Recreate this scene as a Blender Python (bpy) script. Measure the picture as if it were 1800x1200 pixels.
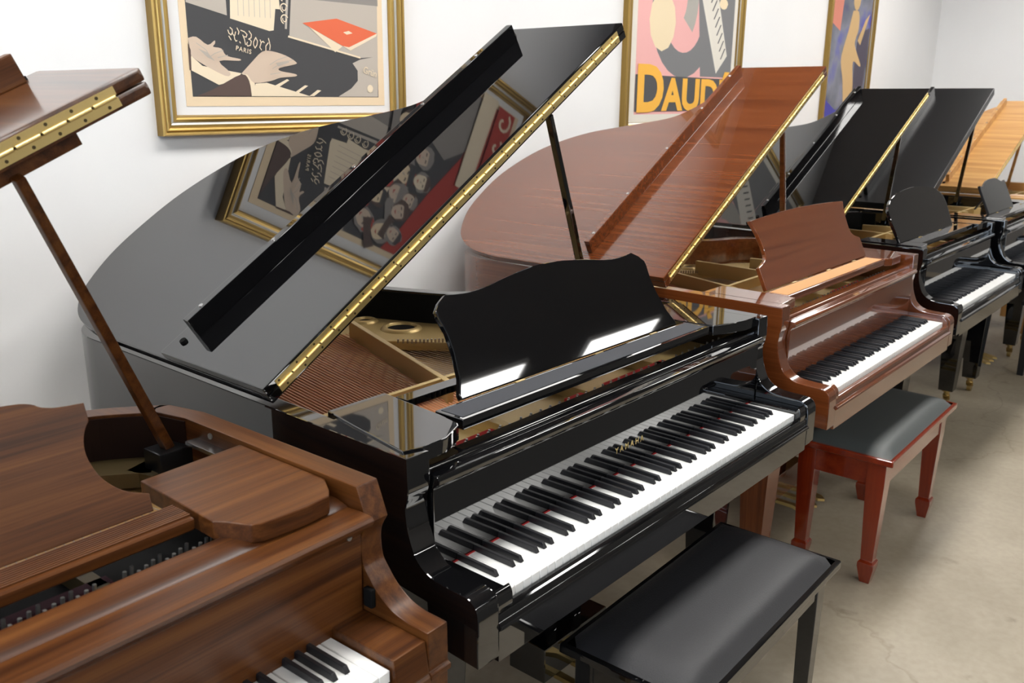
import bpy, bmesh, math, random
from mathutils import Vector, Matrix
random.seed(7)
R = math.radians
for o in list(bpy.data.objects):
    bpy.data.objects.remove(o)
SC = bpy.context.scene
COL = SC.collection

# ---------------------------------------------------------------- camera
cam_d = bpy.data.cameras.new('camera')
cam = bpy.data.objects.new('camera', cam_d)
COL.objects.link(cam)
right = Vector((0.65158689, -0.75853568, 0.0076256))
up = Vector((0.19725779, 0.17913527, 0.96384642))
fwd = Vector((0.73247791, 0.62652548, -0.26634927))
cam.matrix_world = Matrix(((right.x, up.x, -fwd.x, -1.69397), (right.y, up.y, -fwd.y, -0.931516),
                           (right.z, up.z, -fwd.z, 1.596778), (0, 0, 0, 1)))
cam_d.sensor_width = 36.0
cam_d.lens = 1572.3449 * 36.0 / 1800.0
cam_d.clip_start = 0.02
cam_d.dof.use_dof = True
cam_d.dof.focus_distance = 2.15
cam_d.dof.aperture_fstop = 7.1
SC.camera = cam

# ---------------------------------------------------------------- view, world
SC.view_settings.view_transform = 'Standard'
SC.view_settings.look = 'None'
SC.view_settings.gamma = 1.0
SC.view_settings.use_curve_mapping = False
SC.view_settings.exposure = 0.34
W = bpy.data.worlds.new('world')
SC.world = W
W.use_nodes = True
W.node_tree.nodes['Background'].inputs[0].default_value = (0.75, 0.85, 1.0, 1)
W.node_tree.nodes['Background'].inputs[1].default_value = 0.6

# ---------------------------------------------------------------- light levels (lamps are built with the ceiling)
CEIL = 3.2
LAMP = 13.0                 # ceiling fluorescent diffusers
WINDOW = 9.0                # daylight of the unseen window added at the left


def area(name, loc, rot, sx, sy, power, col):
    d = bpy.data.lights.new(name, 'AREA')
    d.shape = 'RECTANGLE'
    d.size = sx
    d.size_y = sy
    d.energy = power
    d.color = col
    o = bpy.data.objects.new(name, d)
    o.location = loc
    o.rotation_euler = rot
    COL.objects.link(o)
    return o


area('added_window_daylight', (-4.98, -1.2, 1.7), (0, R(-90), 0), 2.2, 3.6, 90.0, (0.72, 0.85, 1.0))  # cool fill set at the unseen window, both added for bluish light


# ---------------------------------------------------------------- materials
def mat(name):
    m = bpy.data.materials.new(name)
    m.use_nodes = True
    return m, m.node_tree.nodes, m.node_tree.links, m.node_tree.nodes['Principled BSDF']


def plain(name, col, rough=0.5, metal=0.0, ior=1.5, coat=0.0, coat_rough=0.03, bump=0.0, bscale=200.0, spec=0.5):
    m, N, L, b = mat(name)
    b.inputs['Base Color'].default_value = (*col, 1)
    b.inputs['Roughness'].default_value = rough
    b.inputs['Metallic'].default_value = metal
    b.inputs['IOR'].default_value = ior
    b.inputs['Coat Weight'].default_value = coat
    b.inputs['Coat Roughness'].default_value = coat_rough
    b.inputs['Specular IOR Level'].default_value = spec
    if bump:
        t = N.new('ShaderNodeTexCoord')
        n = N.new('ShaderNodeTexNoise')
        n.inputs['Scale'].default_value = bscale
        n.inputs['Detail'].default_value = 4
        bp = N.new('ShaderNodeBump')
        bp.inputs['Strength'].default_value = bump
        bp.inputs['Distance'].default_value = 0.002
        L.new(t.outputs['Object'], n.inputs['Vector'])
        L.new(n.outputs['Fac'], bp.inputs['Height'])
        L.new(bp.outputs['Normal'], b.inputs['Normal'])
    return m


def ramp(N, stops):
    r = N.new('ShaderNodeValToRGB')
    e = r.color_ramp.elements
    e[0].position, e[0].color = stops[0][0], (*stops[0][1], 1)
    e[1].position, e[1].color = stops[-1][0], (*stops[-1][1], 1)
    for p, c in stops[1:-1]:
        q = e.new(p)
        q.color = (*c, 1)
    return r


def wood(name, dark, mid, light, axis='x', rough=0.35, coat=0.3, coat_rough=0.15, across=22.0, along=1.3, coat_ior=1.5, spec=0.5):
    m, N, L, b = mat(name)
    t = N.new('ShaderNodeTexCoord')
    mp = N.new('ShaderNodeMapping')
    s = {'x': (along, across, across), 'y': (across, along, across), 'z': (across, across, along)}[axis]
    mp.inputs['Scale'].default_value = s
    L.new(t.outputs['Object'], mp.inputs['Vector'])
    n1 = N.new('ShaderNodeTexNoise')
    n1.inputs['Scale'].default_value = 1.0
    n1.inputs['Detail'].default_value = 5
    n1.inputs['Distortion'].default_value = 0.6
    L.new(mp.outputs['Vector'], n1.inputs['Vector'])
    mp2 = N.new('ShaderNodeMapping')
    mp2.inputs['Scale'].default_value = tuple(v * (9 if v > 2 else 4) for v in s)
    L.new(t.outputs['Object'], mp2.inputs['Vector'])
    n2 = N.new('ShaderNodeTexNoise')
    n2.inputs['Scale'].default_value = 1.0
    n2.inputs['Detail'].default_value = 3
    L.new(mp2.outputs['Vector'], n2.inputs['Vector'])
    mix = N.new('ShaderNodeMath')
    mix.operation = 'MULTIPLY_ADD'
    L.new(n2.outputs['Fac'], mix.inputs[0])
    mix.inputs[1].default_value = 0.35
    L.new(n1.outputs['Fac'], mix.inputs[2])
    sub = N.new('ShaderNodeMath')
    sub.operation = 'SUBTRACT'
    L.new(mix.outputs[0], sub.inputs[0])
    sub.inputs[1].default_value = 0.17
    r = ramp(N, [(0.30, dark), (0.5, mid), (0.72, light)])
    L.new(sub.outputs[0], r.inputs['Fac'])
    L.new(r.outputs['Color'], b.inputs['Base Color'])
    b.inputs['Roughness'].default_value = rough
    b.inputs['Coat Weight'].default_value = coat
    b.inputs['Coat Roughness'].default_value = coat_rough
    b.inputs['Coat IOR'].default_value = coat_ior
    b.inputs['Specular IOR Level'].default_value = spec
    return m


M = {}
M['black'] = plain('black_lacquer', (0.003, 0.003, 0.0035), rough=0.03, ior=1.95)
M['black_satin'] = plain('black_satin', (0.008, 0.008, 0.009), rough=0.28, ior=1.5)
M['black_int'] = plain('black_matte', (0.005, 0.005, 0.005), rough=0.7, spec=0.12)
M['dark_int'] = plain('dark_stained_interior', (0.014, 0.005, 0.003), rough=0.5, spec=0.2)
M['felt_top'] = plain('shelf_felt', (0.035, 0.037, 0.045), rough=0.75, bump=0.4, bscale=900)
M['brass'] = plain('brass', (0.86, 0.66, 0.28), rough=0.36, metal=0.9, bump=0.05, bscale=40)
M['brass_old'] = plain('aged_brass', (0.50, 0.36, 0.14), rough=0.34, metal=1.0, bump=0.08, bscale=60)
M['screw'] = plain('screw_dark', (0.10, 0.07, 0.03), rough=0.5, metal=0.7)
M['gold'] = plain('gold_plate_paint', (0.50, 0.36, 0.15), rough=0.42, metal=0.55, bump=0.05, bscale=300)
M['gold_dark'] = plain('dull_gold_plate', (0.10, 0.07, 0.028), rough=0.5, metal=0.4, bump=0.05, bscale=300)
M['copper'] = plain('copper_winding', (0.66, 0.30, 0.15), rough=0.45, metal=0.35)
M['steel'] = plain('steel', (0.55, 0.55, 0.55), rough=0.25, metal=1.0)
M['pin'] = plain('pin_steel', (0.36, 0.35, 0.33), rough=0.3, metal=0.85)
M['ivory'] = plain('white_key', (0.86, 0.86, 0.84), rough=0.14)
M['ebony'] = plain('black_key', (0.012, 0.012, 0.014), rough=0.3)
M['redfelt'] = plain('red_felt', (0.45, 0.02, 0.02), rough=0.95)
M['maroon'] = plain('maroon_felt', (0.05, 0.012, 0.02), rough=0.95)
M['leather'] = plain('black_leather', (0.016, 0.016, 0.018), rough=0.46, spec=0.4, bump=0.35, bscale=320)
M['vinyl'] = plain('grey_vinyl', (0.055, 0.062, 0.06), rough=0.45, bump=0.2, bscale=400)
M['tan'] = plain('tan_leather', (0.55, 0.27, 0.10), rough=0.6)
M['sound'] = wood('spruce', (0.42, 0.24, 0.09), (0.5, 0.3, 0.12), (0.58, 0.36, 0.15), 'y', across=40, coat=0.2)
W1 = dict(dark=(0.036, 0.0105, 0.0026), mid=(0.078, 0.0245, 0.0055), light=(0.125, 0.045, 0.0105))
for ax in 'xyz':
    M['walnut_' + ax] = wood('walnut_' + ax, axis=ax, rough=0.33, coat=0.0, coat_rough=0.2, spec=0.32, across=48, **W1)
M['walnut_lid'] = wood('walnut_lid', axis='y', rough=0.28, coat=0.7, coat_rough=0.10, coat_ior=1.6, across=48, **W1)
W3 = dict(dark=(0.098, 0.0230, 0.0055), mid=(0.138, 0.0350, 0.0085), light=(0.178, 0.049, 0.0128))
for ax in 'xyz':
    M['mahog_' + ax] = wood('mahogany_' + ax, axis=ax, rough=0.2, coat=1.0, coat_rough=0.025, coat_ior=1.55, across=55, along=1.0, **W3)
W6 = dict(dark=(0.40, 0.19, 0.055), mid=(0.52, 0.27, 0.085), light=(0.62, 0.36, 0.13))
for ax in 'xyz':
    M['oak_' + ax] = wood('oak_' + ax, axis=ax, rough=0.3, coat=0.4, coat_rough=0.15, **W6)
WR = dict(dark=(0.115, 0.0110, 0.0028), mid=(0.170, 0.0175, 0.0040), light=(0.215, 0.027, 0.006))
for ax in 'xyz':
    M['cherry_' + ax] = wood('red_cherry_' + ax, axis=ax, rough=0.15, coat=1.0, coat_rough=0.04, across=14, **WR)
M['gilt'] = plain('gilt_frame', (0.50, 0.33, 0.10), rough=0.32, metal=0.75, bump=0.15, bscale=120)
M['gilt2'] = plain('gilt_frame_dark', (0.30, 0.19, 0.05), rough=0.38, metal=0.75, bump=0.15, bscale=120)
M['silver'] = plain('silver_liner', (0.55, 0.53, 0.48), rough=0.35, metal=0.6)
M['mat'] = plain('white_mat_board', (0.78, 0.78, 0.78), rough=0.8)
M['lamp'] = None


def emit(name, col, s):
    m, N, L, b = mat(name)
    b.inputs['Base Color'].default_value = (0.8, 0.8, 0.8, 1)
    b.inputs['Emission Color'].default_value = (*col, 1)
    b.inputs['Emission Strength'].default_value = s
    return m


M['lamp'] = emit('lamp_diffuser', (1.0, 0.98, 0.945), LAMP)


def paint_wall():
    m, N, L, b = mat('wall_paint')
    t = N.new('ShaderNodeTexCoord')
    n = N.new('ShaderNodeTexNoise')
    n.inputs['Scale'].default_value = 1.2
    n.inputs['Detail'].default_value = 3
    L.new(t.outputs['Object'], n.inputs['Vector'])
    r = ramp(N, [(0.3, (0.80, 0.80, 0.80)), (0.7, (0.84, 0.84, 0.84))])
    L.new(n.outputs['Fac'], r.inputs['Fac'])
    L.new(r.outputs['Color'], b.inputs['Base Color'])
    b.inputs['Roughness'].default_value = 0.7
    n2 = N.new('ShaderNodeTexNoise')
    n2.inputs['Scale'].default_value = 140
    bp = N.new('ShaderNodeBump')
    bp.inputs['Strength'].default_value = 0.06
    L.new(t.outputs['Object'], n2.inputs['Vector'])
    L.new(n2.outputs['Fac'], bp.inputs['Height'])
    L.new(bp.outputs['Normal'], b.inputs['Normal'])
    return m


def concrete():
    m, N, L, b = mat('concrete_floor')
    t = N.new('ShaderNodeTexCoord')
    n1 = N.new('ShaderNodeTexNoise')
    n1.inputs['Scale'].default_value = 1.6
    n1.inputs['Detail'].default_value = 6
    n1.inputs['Roughness'].default_value = 0.62
    L.new(t.outputs['Object'], n1.inputs['Vector'])
    r1 = ramp(N, [(0.30, (0.255, 0.212, 0.148)), (0.5, (0.325, 0.277, 0.203)), (0.72, (0.385, 0.333, 0.252))])
    L.new(n1.outputs['Fac'], r1.inputs['Fac'])
    n2 = N.new('ShaderNodeTexNoise')
    n2.inputs['Scale'].default_value = 38
    n2.inputs['Detail'].default_value = 5
    L.new(t.outputs['Object'], n2.inputs['Vector'])
    r2 = ramp(N, [(0.35, (0.88, 0.87, 0.86)), (0.62, (1, 1, 1))])
    L.new(n2.outputs['Fac'], r2.inputs['Fac'])
    mx = N.new('ShaderNodeMixRGB')
    mx.blend_type = 'MULTIPLY'
    mx.inputs[0].default_value = 0.7
    L.new(r1.outputs['Color'], mx.inputs[1])
    L.new(r2.outputs['Color'], mx.inputs[2])
    # dark scuffs and hairline cracks
    n3 = N.new('ShaderNodeTexNoise')
    n3.inputs['Scale'].default_value = 5.0
    n3.inputs['Detail'].default_value = 8
    L.new(t.outputs['Object'], n3.inputs['Vector'])
    r3 = ramp(N, [(0.26, (0.45, 0.43, 0.40)), (0.34, (1, 1, 1))])
    L.new(n3.outputs['Fac'], r3.inputs['Fac'])
    mx2 = N.new('ShaderNodeMixRGB')
    mx2.blend_type = 'MULTIPLY'
    mx2.inputs[0].default_value = 0.8
    L.new(mx.outputs[0], mx2.inputs[1])
    L.new(r3.outputs['Color'], mx2.inputs[2])
    v = N.new('ShaderNodeTexVoronoi')
    v.feature = 'DISTANCE_TO_EDGE'
    v.inputs['Scale'].default_value = 0.55
    nv = N.new('ShaderNodeTexNoise')
    nv.inputs['Scale'].default_value = 3.0
    nv.inputs['Detail'].default_value = 5
    L.new(t.outputs['Object'], nv.inputs['Vector'])
    ad = N.new('ShaderNodeMixRGB')
    ad.blend_type = 'ADD'
    ad.inputs[0].default_value = 0.35
    L.new(t.outputs['Object'], ad.inputs[1])
    L.new(nv.outputs['Color'], ad.inputs[2])
    L.new(ad.outputs[0], v.inputs['Vector'])
    r4 = ramp(N, [(0.0, (0.78, 0.76, 0.73)), (0.003, (1, 1, 1))])
    L.new(v.outputs['Distance'], r4.inputs['Fac'])
    mx3 = N.new('ShaderNodeMixRGB')
    mx3.blend_type = 'MULTIPLY'
    mx3.inputs[0].default_value = 0.8
    L.new(mx2.outputs[0], mx3.inputs[1])
    L.new(r4.outputs['Color'], mx3.inputs[2])
    L.new(mx3.outputs[0], b.inputs['Base Color'])
    b.inputs['Roughness'].default_value = 0.48
    bp = N.new('ShaderNodeBump')
    bp.inputs['Strength'].default_value = 0.02
    L.new(n2.outputs['Fac'], bp.inputs['Height'])
    L.new(bp.outputs['Normal'], b.inputs['Normal'])
    return m


M['wall'] = paint_wall()
M['floor'] = concrete()
M['ceil'] = plain('ceiling_paint', (0.22, 0.215, 0.21), rough=0.9)
M['carpet'] = plain('added_carpet_dark', (0.035, 0.033, 0.03), rough=0.95, bump=0.6, bscale=250)
M['dark_wall'] = plain('unseen_wall_dark', (0.16, 0.15, 0.14), rough=0.8)  # dark tone put on the unseen walls to darken what the lacquer mirrors


# ---------------------------------------------------------------- mesh helpers
class MB:
    def __init__(s):
        s.v, s.f, s.m = [], [], []

    def add(s, verts, faces, mi=0):
        n = len(s.v)
        s.v += [tuple(v) for v in verts]
        s.f += [tuple(i + n for i in f) for f in faces]
        s.m += [mi] * len(faces)
        return s

    def box(s, x0, x1, y0, y1, z0, z1, mi=0):
        return s.add([(x0, y0, z0), (x1, y0, z0), (x1, y1, z0), (x0, y1, z0), (x0, y0, z1), (x1, y0, z1), (x1, y1, z1), (x0, y1, z1)],
                     [(0, 3, 2, 1), (4, 5, 6, 7), (0, 1, 5, 4), (1, 2, 6, 5), (2, 3, 7, 6), (3, 0, 4, 7)], mi)

    def prism(s, poly, d0, d1, plane='xy', mi=0):
        f = {'xy': lambda a, b, d: (a, b, d), 'yz': lambda a, b, d: (d, a, b), 'xz': lambda a, b, d: (a, d, b)}[plane]
        n = len(poly)
        vs = [f(a, b, d0) for a, b in poly] + [f(a, b, d1) for a, b in poly]
        fs = [tuple(range(n))[::-1], tuple(range(n, 2 * n))]
        fs += [(i, (i + 1) % n, n + (i + 1) % n, n + i) for i in range(n)]
        return s.add(vs, fs, mi)

    def sheet(s, poly, d, plane='xz', mi=0):
        f = {'xy': lambda a, b: (a, b, d), 'yz': lambda a, b: (d, a, b), 'xz': lambda a, b: (a, d, b)}[plane]
        return s.add([f(a, b) for a, b in poly], [tuple(range(len(poly)))], mi)

    def cyl(s, p0, p1, r0, r1=None, n=12, mi=0, caps=True):
        r1 = r0 if r1 is None else r1
        p0, p1 = Vector(p0), Vector(p1)
        d = (p1 - p0).normalized()
        a = d.orthogonal().normalized()
        b = d.cross(a)
        vs = []
        for p, r in ((p0, r0), (p1, r1)):
            for i in range(n):
                t = 2 * math.pi * i / n
                vs.append(p + a * (r * math.cos(t)) + b * (r * math.sin(t)))
        fs = [(i, (i + 1) % n, n + (i + 1) % n, n + i) for i in range(n)]
        if caps:
            fs += [tuple(range(n))[::-1], tuple(range(n, 2 * n))]
        return s.add(vs, fs, mi)

    def lathe(s, prof, c=(0, 0, 0), n=16, mi=0):
        vs = []
        for r, z in prof:
            for i in range(n):
                t = 2 * math.pi * i / n
                vs.append((c[0] + r * math.cos(t), c[1] + r * math.sin(t), c[2] + z))
        fs = []
        for k in range(len(prof) - 1):
            for i in range(n):
                j = (i + 1) % n
                fs.append((k * n + i, k * n + j, (k + 1) * n + j, (k + 1) * n + i))
        fs += [tuple(range(n))[::-1], tuple((len(prof) - 1) * n + i for i in range(n))]
        return s.add(vs, fs, mi)

    def bar(s, p0, p1, w0, h0, w1=None, h1=None, side=(0, 1, 0), mi=0):
        w1 = w0 if w1 is None else w1
        h1 = h0 if h1 is None else h1
        p0, p1 = Vector(p0), Vector(p1)
        d = (p1 - p0).normalized()
        a = Vector(side)
        a = (a - d * a.dot(d)).normalized()
        b = d.cross(a)
        vs = []
        for p, w, h in ((p0, w0, h0), (p1, w1, h1)):
            for i, j in ((-1, -1), (1, -1), (1, 1), (-1, 1)):
                vs.append(p + a * (i * w / 2) + b * (j * h / 2))
        return s.add(vs, [(0, 3, 2, 1), (4, 5, 6, 7), (0, 1, 5, 4), (1, 2, 6, 5), (2, 3, 7, 6), (3, 0, 4, 7)], mi)

    def mesh(s, name, mats, bevel=0.0, smooth=32, seg=2, recalc=True, seam_y=None):
        me = bpy.data.meshes.new(name)
        me.from_pydata(s.v, [], s.f)
        for m_ in mats:
            me.materials.append(m_)
        me.polygons.foreach_set('material_index', s.m)
        bm = bmesh.new()
        bm.from_mesh(me)
        if recalc:
            bmesh.ops.recalc_face_normals(bm, faces=bm.faces)
        for f in bm.faces:
            f.smooth = bool(smooth)
        if bevel:
            ed = [e for e in bm.edges if len(e.link_faces) == 2 and e.calc_face_angle(0) > R(28)
                  and not (seam_y is not None and all(abs(v.co.y - seam_y) < 1e-4 for v in e.verts))]
            res = bmesh.ops.bevel(bm, geom=ed, offset=bevel, segments=seg, profile=0.7, affect='EDGES', clamp_overlap=True)
            new = set(res['faces'])
            for f in new:
                f.smooth = True
            for e in bm.edges:
                k = sum(1 for f in e.link_faces if f in new)
                e.smooth = not (k == 1 and len(e.link_faces) == 2) and not (len(e.link_faces) == 2 and e.calc_face_angle(0) > R(40))
        elif smooth:
            for e in bm.edges:
                e.smooth = len(e.link_faces) == 2 and e.calc_face_angle(0) < R(smooth)
        bm.to_mesh(me)
        bm.free()
        me.update()
        return me

    def build(s, name, mats, parent=None, bevel=0.0, smooth=32, seg=2, recalc=True, seam_y=None):
        if not isinstance(mats, (list, tuple)):
            mats = [mats]
        o = bpy.data.objects.new(name, s.mesh(name, mats, bevel, smooth, seg, recalc, seam_y))
        COL.objects.link(o)
        o.parent = parent
        return o


def link(name, me, parent, loc=(0, 0, 0), rot=(0, 0, 0)):
    o = bpy.data.objects.new(name, me)
    COL.objects.link(o)
    o.parent = parent
    o.location = loc
    o.rotation_euler = rot
    return o


def thing(name, label, cat, loc=(0, 0, 0), rz=0.0, group=None):
    o = bpy.data.objects.new(name, None)
    o.empty_display_size = 0.1
    COL.objects.link(o)
    o.location = loc
    o.rotation_euler = (0, 0, rz)
    o['label'] = label
    o['category'] = cat
    if group:
        o['group'] = group
    return o


def struct(o):
    o['kind'] = 'structure'
    return o


def stuff(o):
    o['kind'] = 'stuff'
    return o


def spline(pts, n=6, closed=False):
    out = []
    N_ = len(pts)
    rng = range(N_ if closed else N_ - 1)
    for i in rng:
        p = [pts[(i + k) % N_] if closed else pts[min(max(i + k, 0), N_ - 1)] for k in (-1, 0, 1, 2)]
        for j in range(n):
            t = j / n
            out.append(tuple(0.5 * (2 * p[1][c] + (p[2][c] - p[0][c]) * t + (2 * p[0][c] - 5 * p[1][c] + 4 * p[2][c] - p[3][c]) * t * t
                                    + (3 * p[1][c] - p[0][c] - 3 * p[2][c] + p[3][c]) * t ** 3) for c in (0, 1)))
    if not closed:
        out.append(tuple(pts[-1]))
    return out


def text_mesh(txt, size, mats, extrude=0.0004, bold=0.0, sx=1.0, spacing=1.0, shear=0.0):
    c = bpy.data.curves.new('lettering', 'FONT')
    c.body = txt
    c.size = size
    c.extrude = extrude
    c.offset = bold
    c.space_character = spacing
    c.shear = shear
    c.resolution_u = 4
    o = bpy.data.objects.new('lettering_tmp', c)
    COL.objects.link(o)
    bpy.context.view_layer.update()
    me = bpy.data.meshes.new_from_object(o.evaluated_get(bpy.context.evaluated_depsgraph_get()))
    bpy.data.objects.remove(o)
    for v in me.vertices:
        v.co.x *= sx
    me.materials.clear()
    for m_ in mats:
        me.materials.append(m_)
    return me


# ================================================================ the room
X0, X1, Y0, Y1 = -5.0, 7.25, -7.0, 1.70
struct(MB().box(X0 - .2, X1 + .2, Y0 - .2, Y1 + .2, -0.1, 0).build('floor', M['floor'], smooth=0))
struct(MB().box(X0 - .2, X1 + .2, Y0 - .2, Y1 + .2, CEIL, CEIL + .1).build('ceiling', M['ceil'], smooth=0))
struct(MB().box(X0 - .2, X1 + .2, Y1, Y1 + .12, 0, CEIL).build('wall_back', M['wall'], smooth=0))
struct(MB().box(X1, X1 + .12, -.45, Y1, 0, CEIL).build('wall_right', M['wall'], smooth=0))
struct(MB().box(X1, X1 + .12, Y0, -.45, 0, CEIL).build('wall_far_right', M['dark_wall'], smooth=0))  # unseen stretch made dark so the black pianos reflect darkness
struct(MB().box(X0 - .2, X1 + .2, Y0 - .12, Y0, 0, CEIL).build('wall_front', M['dark_wall'], smooth=0))
wl = MB()
wl.box(X0 - .12, X0, Y0, -3.1, 0, CEIL).box(X0 - .12, X0, .7, Y1, 0, CEIL)
wl.box(X0 - .12, X0, -3.1, .7, 0, .55).box(X0 - .12, X0, -3.1, .7, 2.85, CEIL)
struct(wl.build('wall_left', M['wall'], smooth=0))
wf = thing('added_window_1', 'unseen window added in the left wall for cool daylight', 'window')  # window added out of view to supply the cooler daylight
del wf['category']
del wf['label']
struct(wf)
fr = MB()
for y in (-3.1, -1.22, .66):
    fr.box(X0 - .08, X0 - .02, y, y + .04, .55, 2.85)
for z in (.55, 2.81):
    fr.box(X0 - .08, X0 - .02, -3.1, .7, z, z + .04)
fr.build('added_window_frame', M['mat'], wf)
gl, N_, L_, b_ = mat('window_glass')
b_.inputs['Transmission Weight'].default_value = 1.0
b_.inputs['Roughness'].default_value = 0.0
for y in (-3.06, -1.18):
    MB().box(X0 - .053, X0 - .047, y, y + 1.84, .59, 2.81).build('added_window_pane', gl, wf, smooth=0)

# ceiling fluorescent fixtures
lamp_me = MB().box(-.60, .60, -.30, .30, -.012, 0).mesh('diffuser', [M['lamp']], smooth=0)
lf = MB()
for a in ((-.63, .63, -.33, -.30), (-.63, .63, .30, .33), (-.63, -.60, -.30, .30), (.60, .63, -.30, .30)):
    lf.box(a[0], a[1], a[2], a[3], -.03, 0)
fix_me = lf.mesh('frame', [M['mat']], smooth=0)
ROWS = [(-5.4, (-3.1, -.95, 1.2, 3.35, 5.5), 'row farthest from the pianos'),
        (-3.13, (-3.1, -.95, 1.2, 3.35, 5.5), 'middle row'),
        (0.42, (-3.4, -1.6, .2, 2.0, 3.8, 5.6), 'row nearest the posters')]
cp = MB().box(X0 + .3, X1 - .3, Y0 + .3, -.95, 0, .008).build('added_dark_carpet', M['carpet'], bevel=.002)  # added out of view so the black lacquer reflects a dark floor
cp['label'] = 'unseen dark carpet added in front of the pianos to darken reflections'
cp['category'] = 'carpet'
for y, xs, g in ROWS:
    for i, x in enumerate(xs):
        t = thing('ceiling_light', 'white fluorescent ceiling panel in the ' + g, 'ceiling light', (x, y, CEIL), 0, 'ceiling panels, ' + g)
        link('frame', fix_me, t)
        link('diffuser', lamp_me, t)

# ================================================================ grand piano builder
LID = [(1.43, .0), (1.43, .20), (1.40, .29), (1.30, .37), (1.20, .41), (1.11, .455), (1.036, .515), (.977, .646), (.945, .728),
       (.89, .850), (.806, .956), (.70, 1.035), (.536, 1.090), (.377, 1.095), (.237, 1.072), (.107, 1.009), (.044, .943), (.005, .860), (-.015, .74)]


def outline(length, depth, n=5):
    """lid outline in (u, v); v counted from the lid's front edge; both scaled"""
    p = spline(LID[2:], n)
    p = [LID[0], LID[1]] + p + [(-.015, 0.0)]
    return [((u + .015) / 1.445 * length, v / 1.095 * depth) for u, v in p]


def offset_in(path, d):
    out = []
    n = len(path)
    for i in range(n):
        a = Vector(path[max(i - 1, 0)])
        b = Vector(path[min(i + 1, n - 1)])
        t = (b - a).normalized()
        out.append((path[i][0] - t.y * d, path[i][1] + t.x * d))
    return out


WHITE_STEPS = 'ABCDEFG'


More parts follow.
